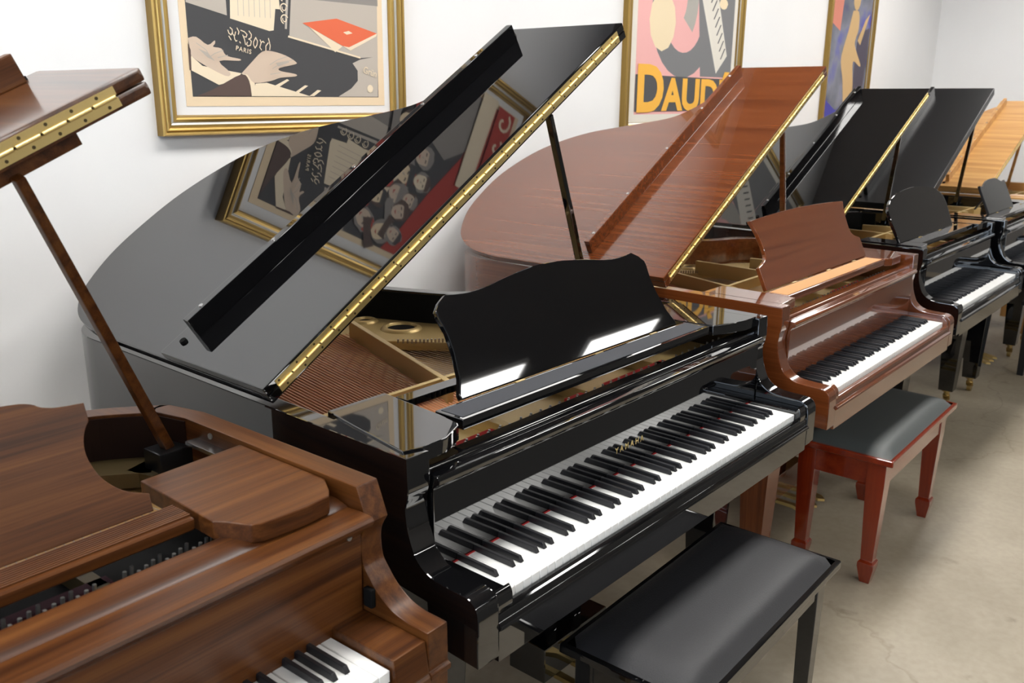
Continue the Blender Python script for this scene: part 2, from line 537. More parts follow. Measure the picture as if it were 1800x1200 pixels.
def piano(cfg):
    hw, L, W2, zt, zk = cfg['hw'], cfg['L'], cfg['W2'], cfg['zt'], .74
    mx, my, mz = cfg['mx'], cfg['my'], cfg['mz']
    th = cfg.get('arm_t', .055)
    root = thing('grand_piano', cfg['label'], 'piano', (cfg['x'], cfg['y'], 0), cfg['rz'], 'grand pianos in a row')
    yl = cfg['lid_y']
    depth = cfg.get('depth', 1.10)
    bz = cfg.get('bev', .0025)
    # ---- rim: outline of the lid, a little inside
    ol = outline(2 * W2 + .02, depth)
    path = [(u - W2 - .01, v + yl) for u, v in ol]
    outer = [(min(max(x, -W2), W2), y - .012) for x, y in path]
    outer[0] = (W2, .40)
    outer[-1] = (-W2, .40)
    inner = offset_in(outer, .045)
    inner[0] = (W2 - .045, .40)
    inner[-1] = (-W2 + .045, .40)
    n = len(outer)
    rb = MB()
    zb = .66
    vs = [(x, y, z) for z in (zb, zt) for x, y in outer] + [(x, y, z) for z in (zb, zt) for x, y in inner]
    fs = []
    for i in range(n - 1):
        fs += [(i, i + 1, n + i + 1, n + i), (2 * n + i + 1, 2 * n + i, 3 * n + i, 3 * n + i + 1),
               (n + i, n + i + 1, 3 * n + i + 1, 3 * n + i), (i + 1, i, 2 * n + i, 2 * n + i + 1)]
    fs += [(0, n, 3 * n, 2 * n), (n - 1, 3 * n - 1, 4 * n - 1, 2 * n - 1)]
    rb.add(vs, fs)
    rim = rb.build('rim', my, root, bevel=bz, seam_y=.40)
    la, lb = offset_in(outer, .0455), offset_in(outer, .049)
    li = MB()
    for i in range(1, n - 2):
        q = [la[i], la[i + 1], lb[i + 1], lb[i]]
        li.add([(*p_, z) for z in (.72, zt - .006) for p_ in q], [(0, 3, 2, 1), (4, 5, 6, 7), (0, 1, 5, 4), (1, 2, 6, 5), (2, 3, 7, 6), (3, 0, 4, 7)])
    li.build('rim_liner', cfg.get('mliner', M['black_int']), rim, smooth=25)
    # ---- bottom board / soundboard
    MB().prism([(x, y) for x, y in inner], .82, .84).build('soundboard', M['sound'], root, smooth=0)
    # ---- arms
    prof = cfg['arm'] + [(.40, .655), (.40, zt)]
    for sx in (-1, 1):
        MB().prism(prof, sx * W2, sx * (W2 - th), 'yz').build('case_arm', my, root, bevel=bz, seam_y=.40)
    wi = W2 - th
    # ---- key bed, slip, cheeks
    MB().box(-wi, wi, .0, .45, .62, .70).build('key_bed', mx, root, bevel=bz)
    sl = cfg.get('slip', [(-.002, .724), (-.014, .722), (-.018, .716), (-.019, .702), (-.027, .698), (-.029, .692), (-.021, .686), (-.021, .625), (.02, .625), (.02, .70), (-.002, .70)])
    MB().prism(sl, -wi, wi, 'yz').build('key_slip', mx, root, bevel=.0015)
    cz = cfg.get('cheek_z', .749)
    cp = [(L + .02, .70), (L + .02, cz)] + [(y + .004, min(z, cz) if z > .76 else z) for y, z in cfg['arm'] if y < .06 and z > .71] + [(-.014, .70)]
    for sx in (-1, 1):
        o = MB().prism(cp, sx * (hw + .002), sx * (wi - .001), 'yz').build('cheek_block', mx, root, bevel=.003)
    # ---- keys
    kw = 2 * hw / 52
    wk = MB().box(-kw / 2 + .0005, kw / 2 - .0005, 0, L + .03, zk - .021, zk).mesh('white_key', [M['ivory']], bevel=.0012, seg=1)
    bw = kw * .44
    b = MB()
    bl0, bl1 = .043, L + .03
    b.add([(-bw / 2, bl0, 0), (bw / 2, bl0, 0), (bw / 2, bl1, 0), (-bw / 2, bl1, 0),
           (-bw * .36, bl0 + .006, .0115), (bw * .36, bl0 + .006, .0115), (bw * .36, bl1, .0125), (-bw * .36, bl1, .0125)],
          [(0, 3, 2, 1), (4, 5, 6, 7), (0, 1, 5, 4), (1, 2, 6, 5), (2, 3, 7, 6), (3, 0, 4, 7)])
    bk = b.mesh('black_key', [M['ebony']], bevel=.0012, seg=2)
    for i in range(52):
        link('white_key', wk, root, (-hw + (i + .5) * kw, 0, 0))
        if i < 51 and WHITE_STEPS[i % 7] in 'ACDFG':
            link('black_key', bk, root, (-hw + (i + 1) * kw, 0, zk + .0005))
    if cfg.get('felt', True):
        MB().box(-hw, hw, L + .001, L + .004, zk - .002, zk + .0016).build('key_felt', M['redfelt'], root, smooth=0)
    # ---- fallboard and stretcher
    fb = cfg['fall']
    MB().prism(fb, -wi + .004, wi - .004, 'yz').build('fallboard', mx, root, bevel=.002)
    st = cfg['stretch']
    MB().prism(st, -wi + .002, wi - .002, 'yz').build('stretcher_rail', mx, root, bevel=.002)
    # ---- iron plate with struts
    inn2 = offset_in(outer, .047)
    gm = cfg.get('mplate', M['gold'])
    zp = cfg.get('zp', .875)
    pf = [(x, y) for x, y in inn2[1:-1]]
    pf = [(W2 - .05, .19)] + pf + [(-W2 + .05, .19)]
    # front pin field, back hitch band and treble web of the plate as frame pieces around the open soundboard
    sb_y = max(p_[0] for p_ in st)
    MB().box(-W2 + .05, W2 - .05, sb_y, .44, zp - .02, zp).build('pin_field', cfg.get('pinfield', gm), root, smooth=0)
    pl = MB()
    band = offset_in(outer, .13)
    for i in range(1, len(outer) - 2):
        a, b_, c_, d_ = inn2[i], inn2[i + 1], band[i + 1], band[i]
        pl.add([(*a, zp - .03), (*b_, zp - .03), (*c_, zp - .03), (*d_, zp - .03), (*a, zp), (*b_, zp), (*c_, zp), (*d_, zp)],
               [(0, 3, 2, 1), (4, 5, 6, 7), (0, 1, 5, 4), (1, 2, 6, 5), (2, 3, 7, 6), (3, 0, 4, 7)])
    pl.build('iron_plate', gm, root, smooth=0)
    if cfg.get('web', True):
        k = W2 / .713
        web = [(-.03 * k, 1.13), (.03 * k, 1.02), (.13 * k, .885), (.30 * k, .76), (.50 * k, .66), (W2 - .06, .62), (W2 - .06, .74), (.52 * k, .86), (.40 * k, .92), (.33 * k, 1.0), (.27 * k, 1.14), (.20 * k, 1.28), (.06 * k, 1.36), (.0, 1.30)]
        wb = MB().prism(web, zp - .02, zp + .008, 'xy').build('plate_web', gm, root, bevel=.003)
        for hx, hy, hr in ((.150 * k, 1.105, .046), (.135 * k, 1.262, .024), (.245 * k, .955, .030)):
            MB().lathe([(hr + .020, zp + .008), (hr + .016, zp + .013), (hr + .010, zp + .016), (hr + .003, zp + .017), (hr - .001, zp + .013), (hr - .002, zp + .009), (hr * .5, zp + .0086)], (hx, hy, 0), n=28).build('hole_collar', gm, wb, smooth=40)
            MB().cyl((hx, hy, zp + .008), (hx, hy, zp + .0095), hr - .002, n=24).build('hole_shade_disc', M['black_int'], wb, smooth=0)  # dark disc on the solid web stands in for shade inside the hole
        ag = MB()
        for i in range(60):
            t = i / 59
            x, y = (.03 + .5 * t) * k, 1.0 - .36 * t ** .8
            ag.cyl((x, y - .012, zp + .008), (x, y - .012, zp + .019), .0035, n=6)
        stuff(ag.build('agraffes', M['steel'], root, smooth=50))
    for p0, p1 in cfg.get('struts', [((-.245, .50), (-.020, 1.14)), ((.12, .50), (.15, .88)), ((.40, .50), (.36, .74))]):
        MB().bar((*p0, zp + .03), (*p1, zp + .03), .016, .058, side=(1, 0, 0)).build('plate_strut', gm, root, bevel=.003)
    if cfg.get('cross', True):
        MB().box(-W2 + .06, W2 - .06, .535, .550, zp + .02, zp + .058).build('plate_crossbar', gm, root, bevel=.003)
    if cfg.get('desk_rail'):
        MB().box(-.50, .47, .375, .412, .966, .982).build('desk_slide_rail', mx, root, bevel=.002)
    # strings
    ss = MB()
    nb = 42
    for i in range(nb):
        t = i / (nb - 1)
        xf = -W2 + .13 + t * .40
        xb = xf + .065 + .10 * t
        r = .0034 - .0014 * t
        ss.cyl((xf, .45, zp + .006), (xb + .02, min(1.22, 1.18), zp + .008), r, n=5, caps=False)
    stuff(ss.build('bass_strings', M['copper'], root, smooth=60))
    ts = MB()
    for i in range(56):
        t = i / 55
        xf = -W2 + .50 + t * (2 * W2 - .62)
        yb = 1.15 - .60 * t
        ts.cyl((xf, .45, zp - .012), (xf - .01, yb, zp - .012), .0008, n=4, caps=False)
    stuff(ts.build('treble_strings', M['steel'], root, smooth=60))
    # tuning pins, two felt strips
    pn = MB()
    y0p = sb_y + .016
    npn = cfg.get('npins', 110)
    for i in range(npn):
        t = i / (npn - 1)
        if abs((t * 4) % 1 - .5) > .45:
            continue
        x = -W2 + .09 + t * (2 * W2 - .18)
        for k in range(2):
            yy = y0p + .020 * k + .007 * (i % 3)
            pn.cyl((x, yy, zp), (x + .002, yy - .004, zp + .046), .0030, n=6)
            pn.cyl((x, yy, zp + .012), (x, yy, zp + .022), .0046, n=6)
    stuff(pn.build('tuning_pins', cfg.get('pinmat', M['pin']), root, smooth=60))
    for q in range(1, 4):
        x = -W2 + .09 + q / 4 * (2 * W2 - .18)
        MB().box(x - .012, x + .012, sb_y + .002, .40, zp, zp + .030).build('pin_field_rib', gm, root, bevel=.002)
    for x0, x1 in ((-W2 + .07, -W2 + .36), (-W2 + .62, -.03), (.06, .34)):
        MB().box(x0, min(x1, W2 - .07), y0p + .040, y0p + .062, zp, zp + .030).build('felt_strip', cfg.get('feltmat', M['redfelt']), root, smooth=0)
    # ---- music shelf, side slabs and desk
    sz = cfg.get('shelf_z', .985)
    x0, x1, ys0, ys1 = cfg['shelf']
    sh = MB().box(x0, x1, ys0, ys1, sz - .022, sz).build('music_shelf', mx, root, bevel=cfg.get('shelf_bev', .003), seg=3)
    if cfg.get('shelf_top'):
        MB().box(x0 + .01, x1 - .01, ys0 + .010, ys1 - .008, sz - .001, sz + .001).build('shelf_panel', cfg['shelf_top'], sh, smooth=0)
    if cfg.get('ribs'):
        for k in range(9):
            yy = ys0 + .010 + k * .0058
            MB().box(x0 + .004, x1 - .002, yy, yy + .0034, sz - .001, sz + .003).build('shelf_rib', mx, sh, bevel=.0006, seg=1)
    for slab in cfg['slabs']:
        MB().prism(slab, cfg['slab_z'] - cfg.get('slab_t', .03), cfg['slab_z'], 'xy').build('side_slab', cfg.get('mslab', mx), root, bevel=.003, seg=3)
    dk = cfg['desk']
    tt = R(cfg['desk_tilt'])
    d = MB()
    ov, uu, nn = Vector((0, cfg['desk_y'], sz + .001)), Vector((0, math.sin(tt), math.cos(tt))), Vector((0, -math.cos(tt), math.sin(tt)))
    ex = Vector((1, 0, 0))
    m_ = len(dk)
    vs = [ov + ex * a + uu * b_ + nn * w for w in (0, -.014) for a, b_ in dk]
    d.add(vs, [tuple(range(m_)), tuple(range(m_, 2 * m_))[::-1]] + [(i, (i + 1) % m_, m_ + (i + 1) % m_, m_ + i) for i in range(m_)])
    desk = d.build('music_desk', cfg.get('mdesk', mx), root, bevel=.0035, seg=3)
    MB().bar(ov + uu * .15 - nn * .016, (0, cfg['desk_y'] + .17, sz - .02), .03, .008, side=(1, 0, 0)).build('desk_stay', cfg.get('mdesk', mx), desk)
    for dx in cfg.get('dh', (-.25, .05, .3)):
        MB().box(dx - .015, dx + .015, cfg['desk_y'] - .010, cfg['desk_y'] - .003, sz, sz + .002).build('desk_hinge', M['brass_old'], desk)
    # ---- lid
    lw = cfg.get('lid_len', 2 * W2 + .02)
    lp = bpy.data.objects.new('lid', None)
    ang = R(cfg['ang'])
    T = .021
    ol = outline(lw, depth)
    lidm = MB().prism(ol, 0, T, 'xy').mesh('lid', [cfg.get('mlid', my)], bevel=cfg.get('lid_bev', .003))
    lid = link('lid', lidm, root, (cfg.get('px', -W2 - .005), yl, .988), (0, -ang, 0))
    F = cfg.get('flap', .40)
    fl = MB().prism([(0, 0), (lw, 0), (lw - .004, F), (0, F)], T + .001, 2 * T + .001, 'xy').build('front_flap', cfg.get('mlid', my), lid, bevel=cfg.get('lid_bev', .003))
    by = F * .815
    MB().box(.07, lw - cfg.get('bar_end', .075), by, by + .022, 2 * T + .001, 2 * T + cfg.get('bar_h', .051)).build('flap_lip', cfg.get('mbar', cfg.get('mlid', my)), lid, bevel=.003)
    hl0, hl1 = .03, lw - cfg.get('hinge_end', .035)
    if cfg.get('hinge', True):
        MB().box(hl0, hl1, -.0016, .002, T - .0155, T - .0015).build('hinge_leaf', M['brass'], lid, smooth=0)
        MB().box(hl0, hl1, -.0016, .002, T + .0025, T + .0155).build('hinge_leaf', M['brass'], lid, smooth=0)
        kn = MB()
        nk = int((hl1 - hl0) / .042)
        for i in range(nk):
            a = hl0 + (hl1 - hl0) * i / nk
            e_ = hl0 + (hl1 - hl0) * (i + 1) / nk - .0045
            kn.cyl((a, -.003, T + .0005), (e_, -.003, T + .0005), .0030, n=10)
        kn.build('hinge_barrel', M['brass'], lid, smooth=50)
        sc_me = MB().cyl((0, -.0022, 0), (0, -.001, 0), .0027, n=8).mesh('hinge_screw', [M['screw']], smooth=40)
        ns = cfg.get('screws', 26)
        for i in range(ns):
            u = hl0 + .02 + (hl1 - hl0 - .04) * i / (ns - 1)
            link('hinge_screw', sc_me, lid, (u, 0, T - .0098))
            link('hinge_screw', sc_me, lid, (u - .012, 0, T + .0105))
    MB().cyl((.045, F * .9, 2 * T), (.045, F * .9, 2 * T + .007), .009, .008, 12).build('lid_bumper', M['black_int'], lid)
    MB().cyl((lw - .05, F * .9, 2 * T), (lw - .05, F * .9, 2 * T + .007), .009, .008, 12).build('lid_bumper', M['black_int'], lid)
    for u in (.12, .36, .66, .95, 1.2):
        if u < lw - .1:
            MB().cyl((u, by + .011, 2 * T + cfg.get('bar_h', .051)), (u, by + .011, 2 * T + cfg.get('bar_h', .051) + .002), .006, .005, 10).build('lip_button', M['steel'], lid)
    if cfg.get('batten'):
        MB().box(.15, lw - .13, .02, .07, -.022, 0).build('lid_batten', my, lid, bevel=.002)
    # ---- prop
    pb, pt = cfg['prop']
    pr = MB()
    pr.bar(pb, pt, .022, .020, .018, .015, side=(0, 1, 0))
    prop = pr.build('lid_prop', cfg.get('mprop', my), root, bevel=.003)
    MB().box(pb[0] - .035, pb[0] + .05, pb[1] - .03, pb[1] + .03, pb[2] - .09, pb[2] - .0).build('prop_block', M['black_satin'] if cfg.get('dark_block') else my, root, bevel=.004)
    # ---- legs, lyre, pedals
    for lx, ly in ((-W2 + .13, .23), (W2 - .13, .23), (.02, yl + depth - .35)):
        lg = MB()
        lg.box(lx - .075, lx + .075, ly - .075, ly + .075, .60, .665)
        lg.add([(lx + i * s_, ly + j * s_, z) for z, s_ in ((.088, .036), (.60, .056)) for i, j in ((-1, -1), (1, -1), (1, 1), (-1, 1))],
               [(0, 3, 2, 1), (4, 5, 6, 7), (0, 1, 5, 4), (1, 2, 6, 5), (2, 3, 7, 6), (3, 0, 4, 7)])
        lo = lg.build('leg', mz, root, bevel=.003)
        c = MB()
        c.lathe([(.026, .090), (.026, .080), (.014, .077), (.012, .060), (.016, .056)], (lx, ly, 0))
        c.bar((lx, ly, .062), (lx + .014, ly, .034), .034, .010, side=(0, 1, 0))
        c.cyl((lx + .018, ly - .010, .024), (lx + .018, ly + .010, .024), .024, n=18)
        c.build('caster', M['brass_old'], lo)
    ly = cfg.get('lyre_y', .40)
    lyx = cfg.get('lyre_x', 0.0)
    lr = MB()
    for dx in (-.055, .055):
        lr.box(lyx + dx - .019, lyx + dx + .019, ly - .019, ly + .019, .20, .66)
    lr.box(lyx - .09, lyx + .09, ly - .04, ly + .04, .61, .66)
    lr.box(lyx - .14, lyx + .14, ly - .06, ly + .06, .10, .20)
    ob = lr.build('pedal_lyre', mz, root, bevel=.004)
    for dx in (-.03, .03):
        MB().cyl((lyx + dx, ly + .06, .14), (lyx + dx, ly + .40, .64), .006, n=8).build('lyre_rod', M['black_satin'], ob)
    for dx in (-.075, 0, .075):
        p = MB()
        p.add([(lyx + dx - .012, ly - .05, .085), (lyx + dx + .012, ly - .05, .085), (lyx + dx + .010, ly - .12, .082), (lyx + dx + .021, ly - .165, .076), (lyx + dx, ly - .185, .073), (lyx + dx - .021, ly - .165, .076), (lyx + dx - .010, ly - .12, .082)] +
              [(lyx + dx - .012, ly - .05, .097), (lyx + dx + .012, ly - .05, .097), (lyx + dx + .010, ly - .12, .096), (lyx + dx + .021, ly - .165, .088), (lyx + dx, ly - .185, .083), (lyx + dx - .021, ly - .165, .088), (lyx + dx - .010, ly - .12, .096)],
              [(0, 1, 2, 3, 4, 5, 6), (13, 12, 11, 10, 9, 8, 7)] + [(i, (i + 1) % 7, 7 + (i + 1) % 7, 7 + i) for i in range(7)])
        p.build('pedal', cfg.get('mpedal', M['brass']), ob, bevel=.002)
    return root


def sym(half):
    """mirror a right-half outline (bottom to top, x>0) to the left"""
    return half + [(-a, b) for a, b in half[::-1]]


ARM2 = [(.148, .982), (.146, .925), (.149, .905), (.154, .888), (.153, .866), (.148, .840), (.139, .815), (.130, .797), (.112, .781), (.09, .772),
        (.065, .769), (.035, .768), (.010, .767), (-.003, .764), (-.013, .757), (-.019, .746), (-.021, .730), (-.022, .636)]
ARM2 = [(.148, .982), (.146, .925)] + spline(ARM2[2:-1], 3) + [(-.022, .638)]
ARM1 = [(.146, .978), (.122, .919), (.126, .912)] + spline([(.131, .905), (.138, .890), (.140, .869), (.136, .840), (.122, .820), (.107, .803), (.087, .788), (.067, .778), (.039, .772), (.011, .771)], 4) + [(-.010, .770), (-.011, .700), (-.018, .697), (-.018, .688), (-.010, .682), (-.010, .640)]
FB_Y = .1425
FALL2 = [(L_y, z) for L_y, z in [(FB_Y, .735), (FB_Y, .906), (.136, .914), (.128, .918), (.127, .927), (.132, .932), (.158, .935), (.170, .935), (.170, .735)]]
STR2 = [(.159, .900), (.159, .939), (.163, .943), (.196, .943), (.196, .86), (.165, .86)]

# ---- 2: black polished grand with open lid, centre
half2 = [(.43, 0), (.43, .012), (.412, .045), (.400, .10), (.398, .145), (.405, .18), (.404, .195), (.386, .212), (.360, .226), (.337, .223)] + \
        [(a, b) for a, b in spline([(.337, .223), (.289, .220), (.23, .224), (.152, .236), (.063, .246), (.012, .248)], 3)[1:]]
p2 = piano(dict(label='polished black grand piano with a black music desk, nearest the black leather bench', x=0, y=0, rz=0, hw=.6135, L=.138, W2=.713, zt=.982,
                mx=M['black'], my=M['black'], mz=M['black'], arm=ARM2, fall=FALL2, stretch=STR2, lid_y=.55, ang=32, px=-.705, lid_len=1.445,
                shelf=(-.51, .47, .205, .283), shelf_top=M['felt_top'], desk_rail=True, mpedal=M['brass_old'], lyre_x=.05, lyre_y=.38, desk=sym(half2), desk_tilt=30, desk_y=.285,
                slabs=[[(-.70, .172), (-.662, .160), (-.600, .160), (-.540, .188), (-.530, .200), (-.520, .26), (-.505, .44), (-.655, .44)],
                       [(.66, .172), (.662, .160), (.600, .160), (.540, .178), (.485, .20), (.475, .26), (.46, .44), (.655, .44)]],
                slab_z=.986, prop=((.60, .70, .93), (.19, .56, 1.545)), bev=.003))

# ---- 1: walnut grand at the left edge
SLAB1 = [(0.686, 0.28), (0.686, 0.222), (0.671, 0.198), (0.66, 0.18), (0.645, 0.164), (0.6, 0.16), (0.54, 0.164), (0.518, 0.168), (0.506, 0.176), (0.499, 0.19), (0.489, 0.212), (0.476, 0.231), (0.48, 0.336), (0.484, 0.45), (0.686, 0.46)]
half1 = [(.440, 0), (.441, .028), (.405, .045), (.379, .073), (.367, .107), (.368, .132), (.376, .151), (.384, .160), (.384, .189), (.346, .192), (.324, .198), (.311, .206), (.282, .212), (.20, .216), (.01, .217)]
half1 = [half1[0], half1[1]] + spline(half1[1:8], 4)[1:] + [half1[8]] + spline(half1[8:], 3)[1:]
p1 = piano(dict(label='worn satin walnut grand piano cut by the left edge, in front of the others', x=-1.521, y=-.037, rz=.034, hw=.615, L=.135, W2=.734, zt=.978,
                mx=M['walnut_x'], my=M['walnut_y'], mz=M['walnut_z'], arm=ARM1, arm_t=.046, felt=False,
                fall=[(.137, .735), (.134, .90), (.118, .915), (.103, .925), (.100, .934), (.104, .940), (.135, .941), (.165, .938), (.165, .735)],
                stretch=[(.164, .90), (.164, .936), (.170, .940), (.196, .945), (.224, .945), (.224, .86), (.168, .86)],
                slip=[(-.002, .716), (-.008, .714), (-.010, .70), (-.016, .694), (-.016, .684), (-.010, .680), (-.010, .640), (.02, .640), (.02, .70), (-.002, .70)],
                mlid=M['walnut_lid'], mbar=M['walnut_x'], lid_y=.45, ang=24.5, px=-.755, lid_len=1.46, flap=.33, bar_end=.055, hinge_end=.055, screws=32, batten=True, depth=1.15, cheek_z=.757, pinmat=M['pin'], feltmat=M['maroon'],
                shelf=(-.470, .470, .266, .332), shelf_z=.970, ribs=True, mplate=M['gold_dark'], mliner=M['dark_int'], desk=sym(half1), desk_tilt=20, desk_y=.332,
                slabs=[SLAB1, [(-a_, b_) for a_, b_ in SLAB1]],
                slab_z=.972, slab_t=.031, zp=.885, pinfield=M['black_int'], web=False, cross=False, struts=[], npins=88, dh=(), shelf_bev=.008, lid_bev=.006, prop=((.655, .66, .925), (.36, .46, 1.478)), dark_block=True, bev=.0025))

# walnut piano: slide rail and metal discs inside the rim, fallboard stop pin
MB().box(.664, .690, .30, .61, .938, .946).build('desk_slide_rail', M['steel'], p1, bevel=.001)
for y_ in (.30, .42, .56):
    MB().cyl((.6895, y_, .962), (.686, y_, .962), .006, n=14).build('rim_stud', M['pin'], p1, smooth=40)
MB().cyl((.655, .142, .905), (.655, .128, .905), .005, n=12).build('fallboard_pin', M['pin'], p1, smooth=40)
MB().box(.678, .688, .108, .128, .772, .806).build('fallboard_stop', M['black_int'], p1, bevel=.003)

# ---- 3: glossy mahogany grand
half3 = [(.45, 0), (.45, .08), (.41, .090), (.385, .104), (.376, .122), (.376, .15), (.385, .195), (.405, .236), (.30, .241), (.15, .246), (.01, .248)]
half3 = half3[:2] + spline(half3[1:8], 4)[1:] + half3[8:]
p3 = piano(dict(label='glossy red-brown mahogany grand piano behind the red bench', x=1.463, y=.004, rz=.003, hw=.559, L=.145, W2=.645, zt=.986,
                mx=M['mahog_x'], my=M['mahog_y'], mz=M['mahog_z'], mliner=M['mahog_y'], arm=[(a, b + (.004 if b > .9 else -.006 if .64 < b else .0)) for a, b in ARM2], felt=False,
                fall=FALL2, stretch=STR2, lid_y=.55, ang=30.5, px=-.645, lid_len=1.36, mlid=M['mahog_y'],
                shelf=(-.47, .42, .205, .285), shelf_top=M['tan'], desk=sym(half3), desk_tilt=25, desk_y=.29,
                slabs=[[(-.60, .17), (-.48, .18), (-.475, .30), (-.47, .44), (-.60, .44)], [(.60, .30), (.595, .22), (.56, .19), (.46, .19), (.43, .21), (.43, .44), (.60, .44)]],
                slab_z=.986, prop=((.55, .68, .93), (.19, .57, 1.475)), bev=.003))

# ---- 4: black grand with a round-topped desk
half4 = [(.39, 0)] + spline([(.41, .10), (.40, .15), (.35, .185), (.28, .207), (.17, .222), (.06, .228), (.01, .229)], 3)
p4 = piano(dict(label='black grand piano with a round-topped glossy music desk, right of the mahogany one', x=2.84, y=.03, rz=0, hw=.50, L=.145, W2=.585, zt=.982,
                mx=M['black'], my=M['black'], mz=M['black'], arm=ARM2, fall=FALL2, stretch=STR2, lid_y=.55, ang=27.3, px=-.59, lid_len=1.345,
                felt=False, shelf=(-.42, .38, .205, .29), desk=[(a - .11, b) for a, b in sym(half4)], desk_tilt=25, desk_y=.27,
                slabs=[[(-.54, .17), (-.43, .18), (-.42, .44), (-.54, .44)], [(.54, .17), (.40, .18), (.40, .44), (.54, .44)]],
                slab_z=.986, prop=((.50, .68, .93), (.30, .58, 1.45)), bev=.003))

# ---- 5: black grand with a scalloped desk
half5 = [(.27, 0), (.27, .14), (.265, .165), (.235, .158), (.19, .160)] + spline([(.19, .160), (.13, .178), (.07, .188), (.01, .190)], 3)[1:]
p5 = piano(dict(label='black grand piano with a scalloped dark music desk at the right edge', x=4.09, y=.0, rz=0, hw=.51, L=.145, W2=.59, zt=.982,
                mx=M['black'], my=M['black'], mz=M['black'], arm=ARM2, fall=FALL2, stretch=STR2, lid_y=.55, ang=29, px=-.60, lid_len=1.30, hinge=False,
                felt=False, shelf=(-.42, .38, .205, .29), desk=[(a - .12, b) for a, b in sym(half5)], desk_tilt=25, desk_y=.27, mdesk=M['black_satin'],
                mlid=M['black_satin'], slabs=[[(-.54, .17), (-.43, .18), (-.42, .44), (-.54, .44)], [(.54, .17), (.40, .18), (.40, .44), (.54, .44)]],
                slab_z=.986, prop=((.50, .68, .93), (.30, .58, 1.48)), bev=.003))

# ---- 6: oak grand
p6 = piano(dict(label='light oak grand piano with its lid up, farthest along the row', x=5.42, y=.0, rz=0, hw=.53, L=.145, W2=.62, zt=.982,
                mx=M['oak_x'], my=M['oak_y'], mz=M['oak_z'], arm=ARM2, fall=FALL2, stretch=STR2, lid_y=.55, ang=21.5, px=-.62, lid_len=1.50, flap=.31,
                felt=False, shelf=(-.42, .38, .205, .29), desk=sym(half5), desk_tilt=25, desk_y=.27,
                slabs=[[(-.56, .17), (-.43, .18), (-.42, .44), (-.56, .44)], [(.56, .17), (.40, .18), (.40, .44), (.56, .44)]],
                slab_z=.986, prop=((.52, .68, .93), (.40, .60, 1.36)), bev=.003))

# maker's lettering on the black piano's fallboard
lt = text_mesh('YAMAHA', .020, [M['brass']], extrude=.0003, spacing=1.75, bold=.0006)
link('lettering', lt, p2, (-.066, FB_Y - .0002, .792), (R(90), 0, 0))['label'] = 'gold lettering on the fallboard'


# ================================================================ benches
def bench(name, label, x, y, rz, sx, sy, h, mx, mz, seat_m, leg0, leg1, foot=False, apron=.07, pad=.03):
    t = thing(name, label, 'bench', (x, y, 0), rz, 'piano benches')
    a, b = sx / 2, sy / 2
    MB().box(-a, a, -b, b, h - pad - .022, h - pad).build('seat_frame', mx, t, bevel=.006, seg=3)
    # padded top: domed grid
    g = MB()
    nx, ny = 24, 12
    ia, ib = a - .012, b - .012
    vs, fs = [], []
    for j in range(ny + 1):
        for i in range(nx + 1):
            u, v = i / nx * 2 - 1, j / ny * 2 - 1
            ex = 1 - abs(u) ** 7
            ey = 1 - abs(v) ** 5
            vs.append((u * ia, v * ib, h - pad + pad * (max(ex, 0) ** .5) * (max(ey, 0) ** .5)))
    for j in range(ny):
        for i in range(nx):
            k = j * (nx + 1) + i
            fs.append((k, k + 1, k + nx + 2, k + nx + 1))
    g.add(vs, fs)
    g.build('seat_cushion', seat_m, t, smooth=80)
    ap = MB()
    i0 = .030
    ap_z0, ap_z1 = h - pad - .022 - apron, h - pad - .022
    for (x0, x1, y0, y1) in ((-a + i0, a - i0, -b + i0, -b + i0 + .018), (-a + i0, a - i0, b - i0 - .018, b - i0), (-a + i0, -a + i0 + .018, -b + i0, b - i0), (a - i0 - .018, a - i0, -b + i0, b - i0)):
        MB().box(x0, x1, y0, y1, ap_z0, ap_z1).build('apron', mx, t, bevel=.002)
    for ix in (-1, 1):
        for iy in (-1, 1):
            cx, cy = ix * (a - i0 - leg0 / 2 + .004), iy * (b - i0 - leg0 / 2 + .004)
            prof = [(ap_z1, leg0 / 2), (ap_z0, leg0 / 2), (.085 if foot else .0, leg1 / 2)]
            if foot:
                prof += [(.075, leg1 / 2 + .007), (.06, leg1 / 2 + .007), (0, leg1 / 2 - .004)]
            m_ = MB()
            vs = [(cx + p * r, cy + q * r, z) for z, r in prof for p, q in ((-1, -1), (1, -1), (1, 1), (-1, 1))]
            fs = [(0, 1, 2, 3), tuple(4 * (len(prof) - 1) + k for k in (3, 2, 1, 0))]
            for k in range(len(prof) - 1):
                for c in range(4):
                    d = (c + 1) % 4
                    fs.append((4 * k + c, 4 * k + d, 4 * k + 4 + d, 4 * k + 4 + c))
            m_.add(vs, fs)
            m_.build('leg', mz, t, bevel=.002)
    return t


bench('piano_bench', 'black piano bench with a black leather padded seat', .016, -.088, .02, .745, .335, .50, M['black'], M['black'], M['leather'], .045, .034)
bench('piano_bench', 'red cherry wood piano bench with a grey padded seat', 1.50, .045, .015, .76, .345, .50, M['cherry_x'], M['cherry_z'], M['vinyl'], .060, .040, foot=True, apron=.085)
bench('piano_bench', 'black bench with slim straight legs under the far right keyboard', 4.44, -.02, 0, .62, .30, .48, M['black_satin'], M['black_satin'], M['leather'], .045, .035)


# ================================================================ framed posters
def art_mats(cols):
    return [plain('print_ink', c, rough=0.75) for c in cols]


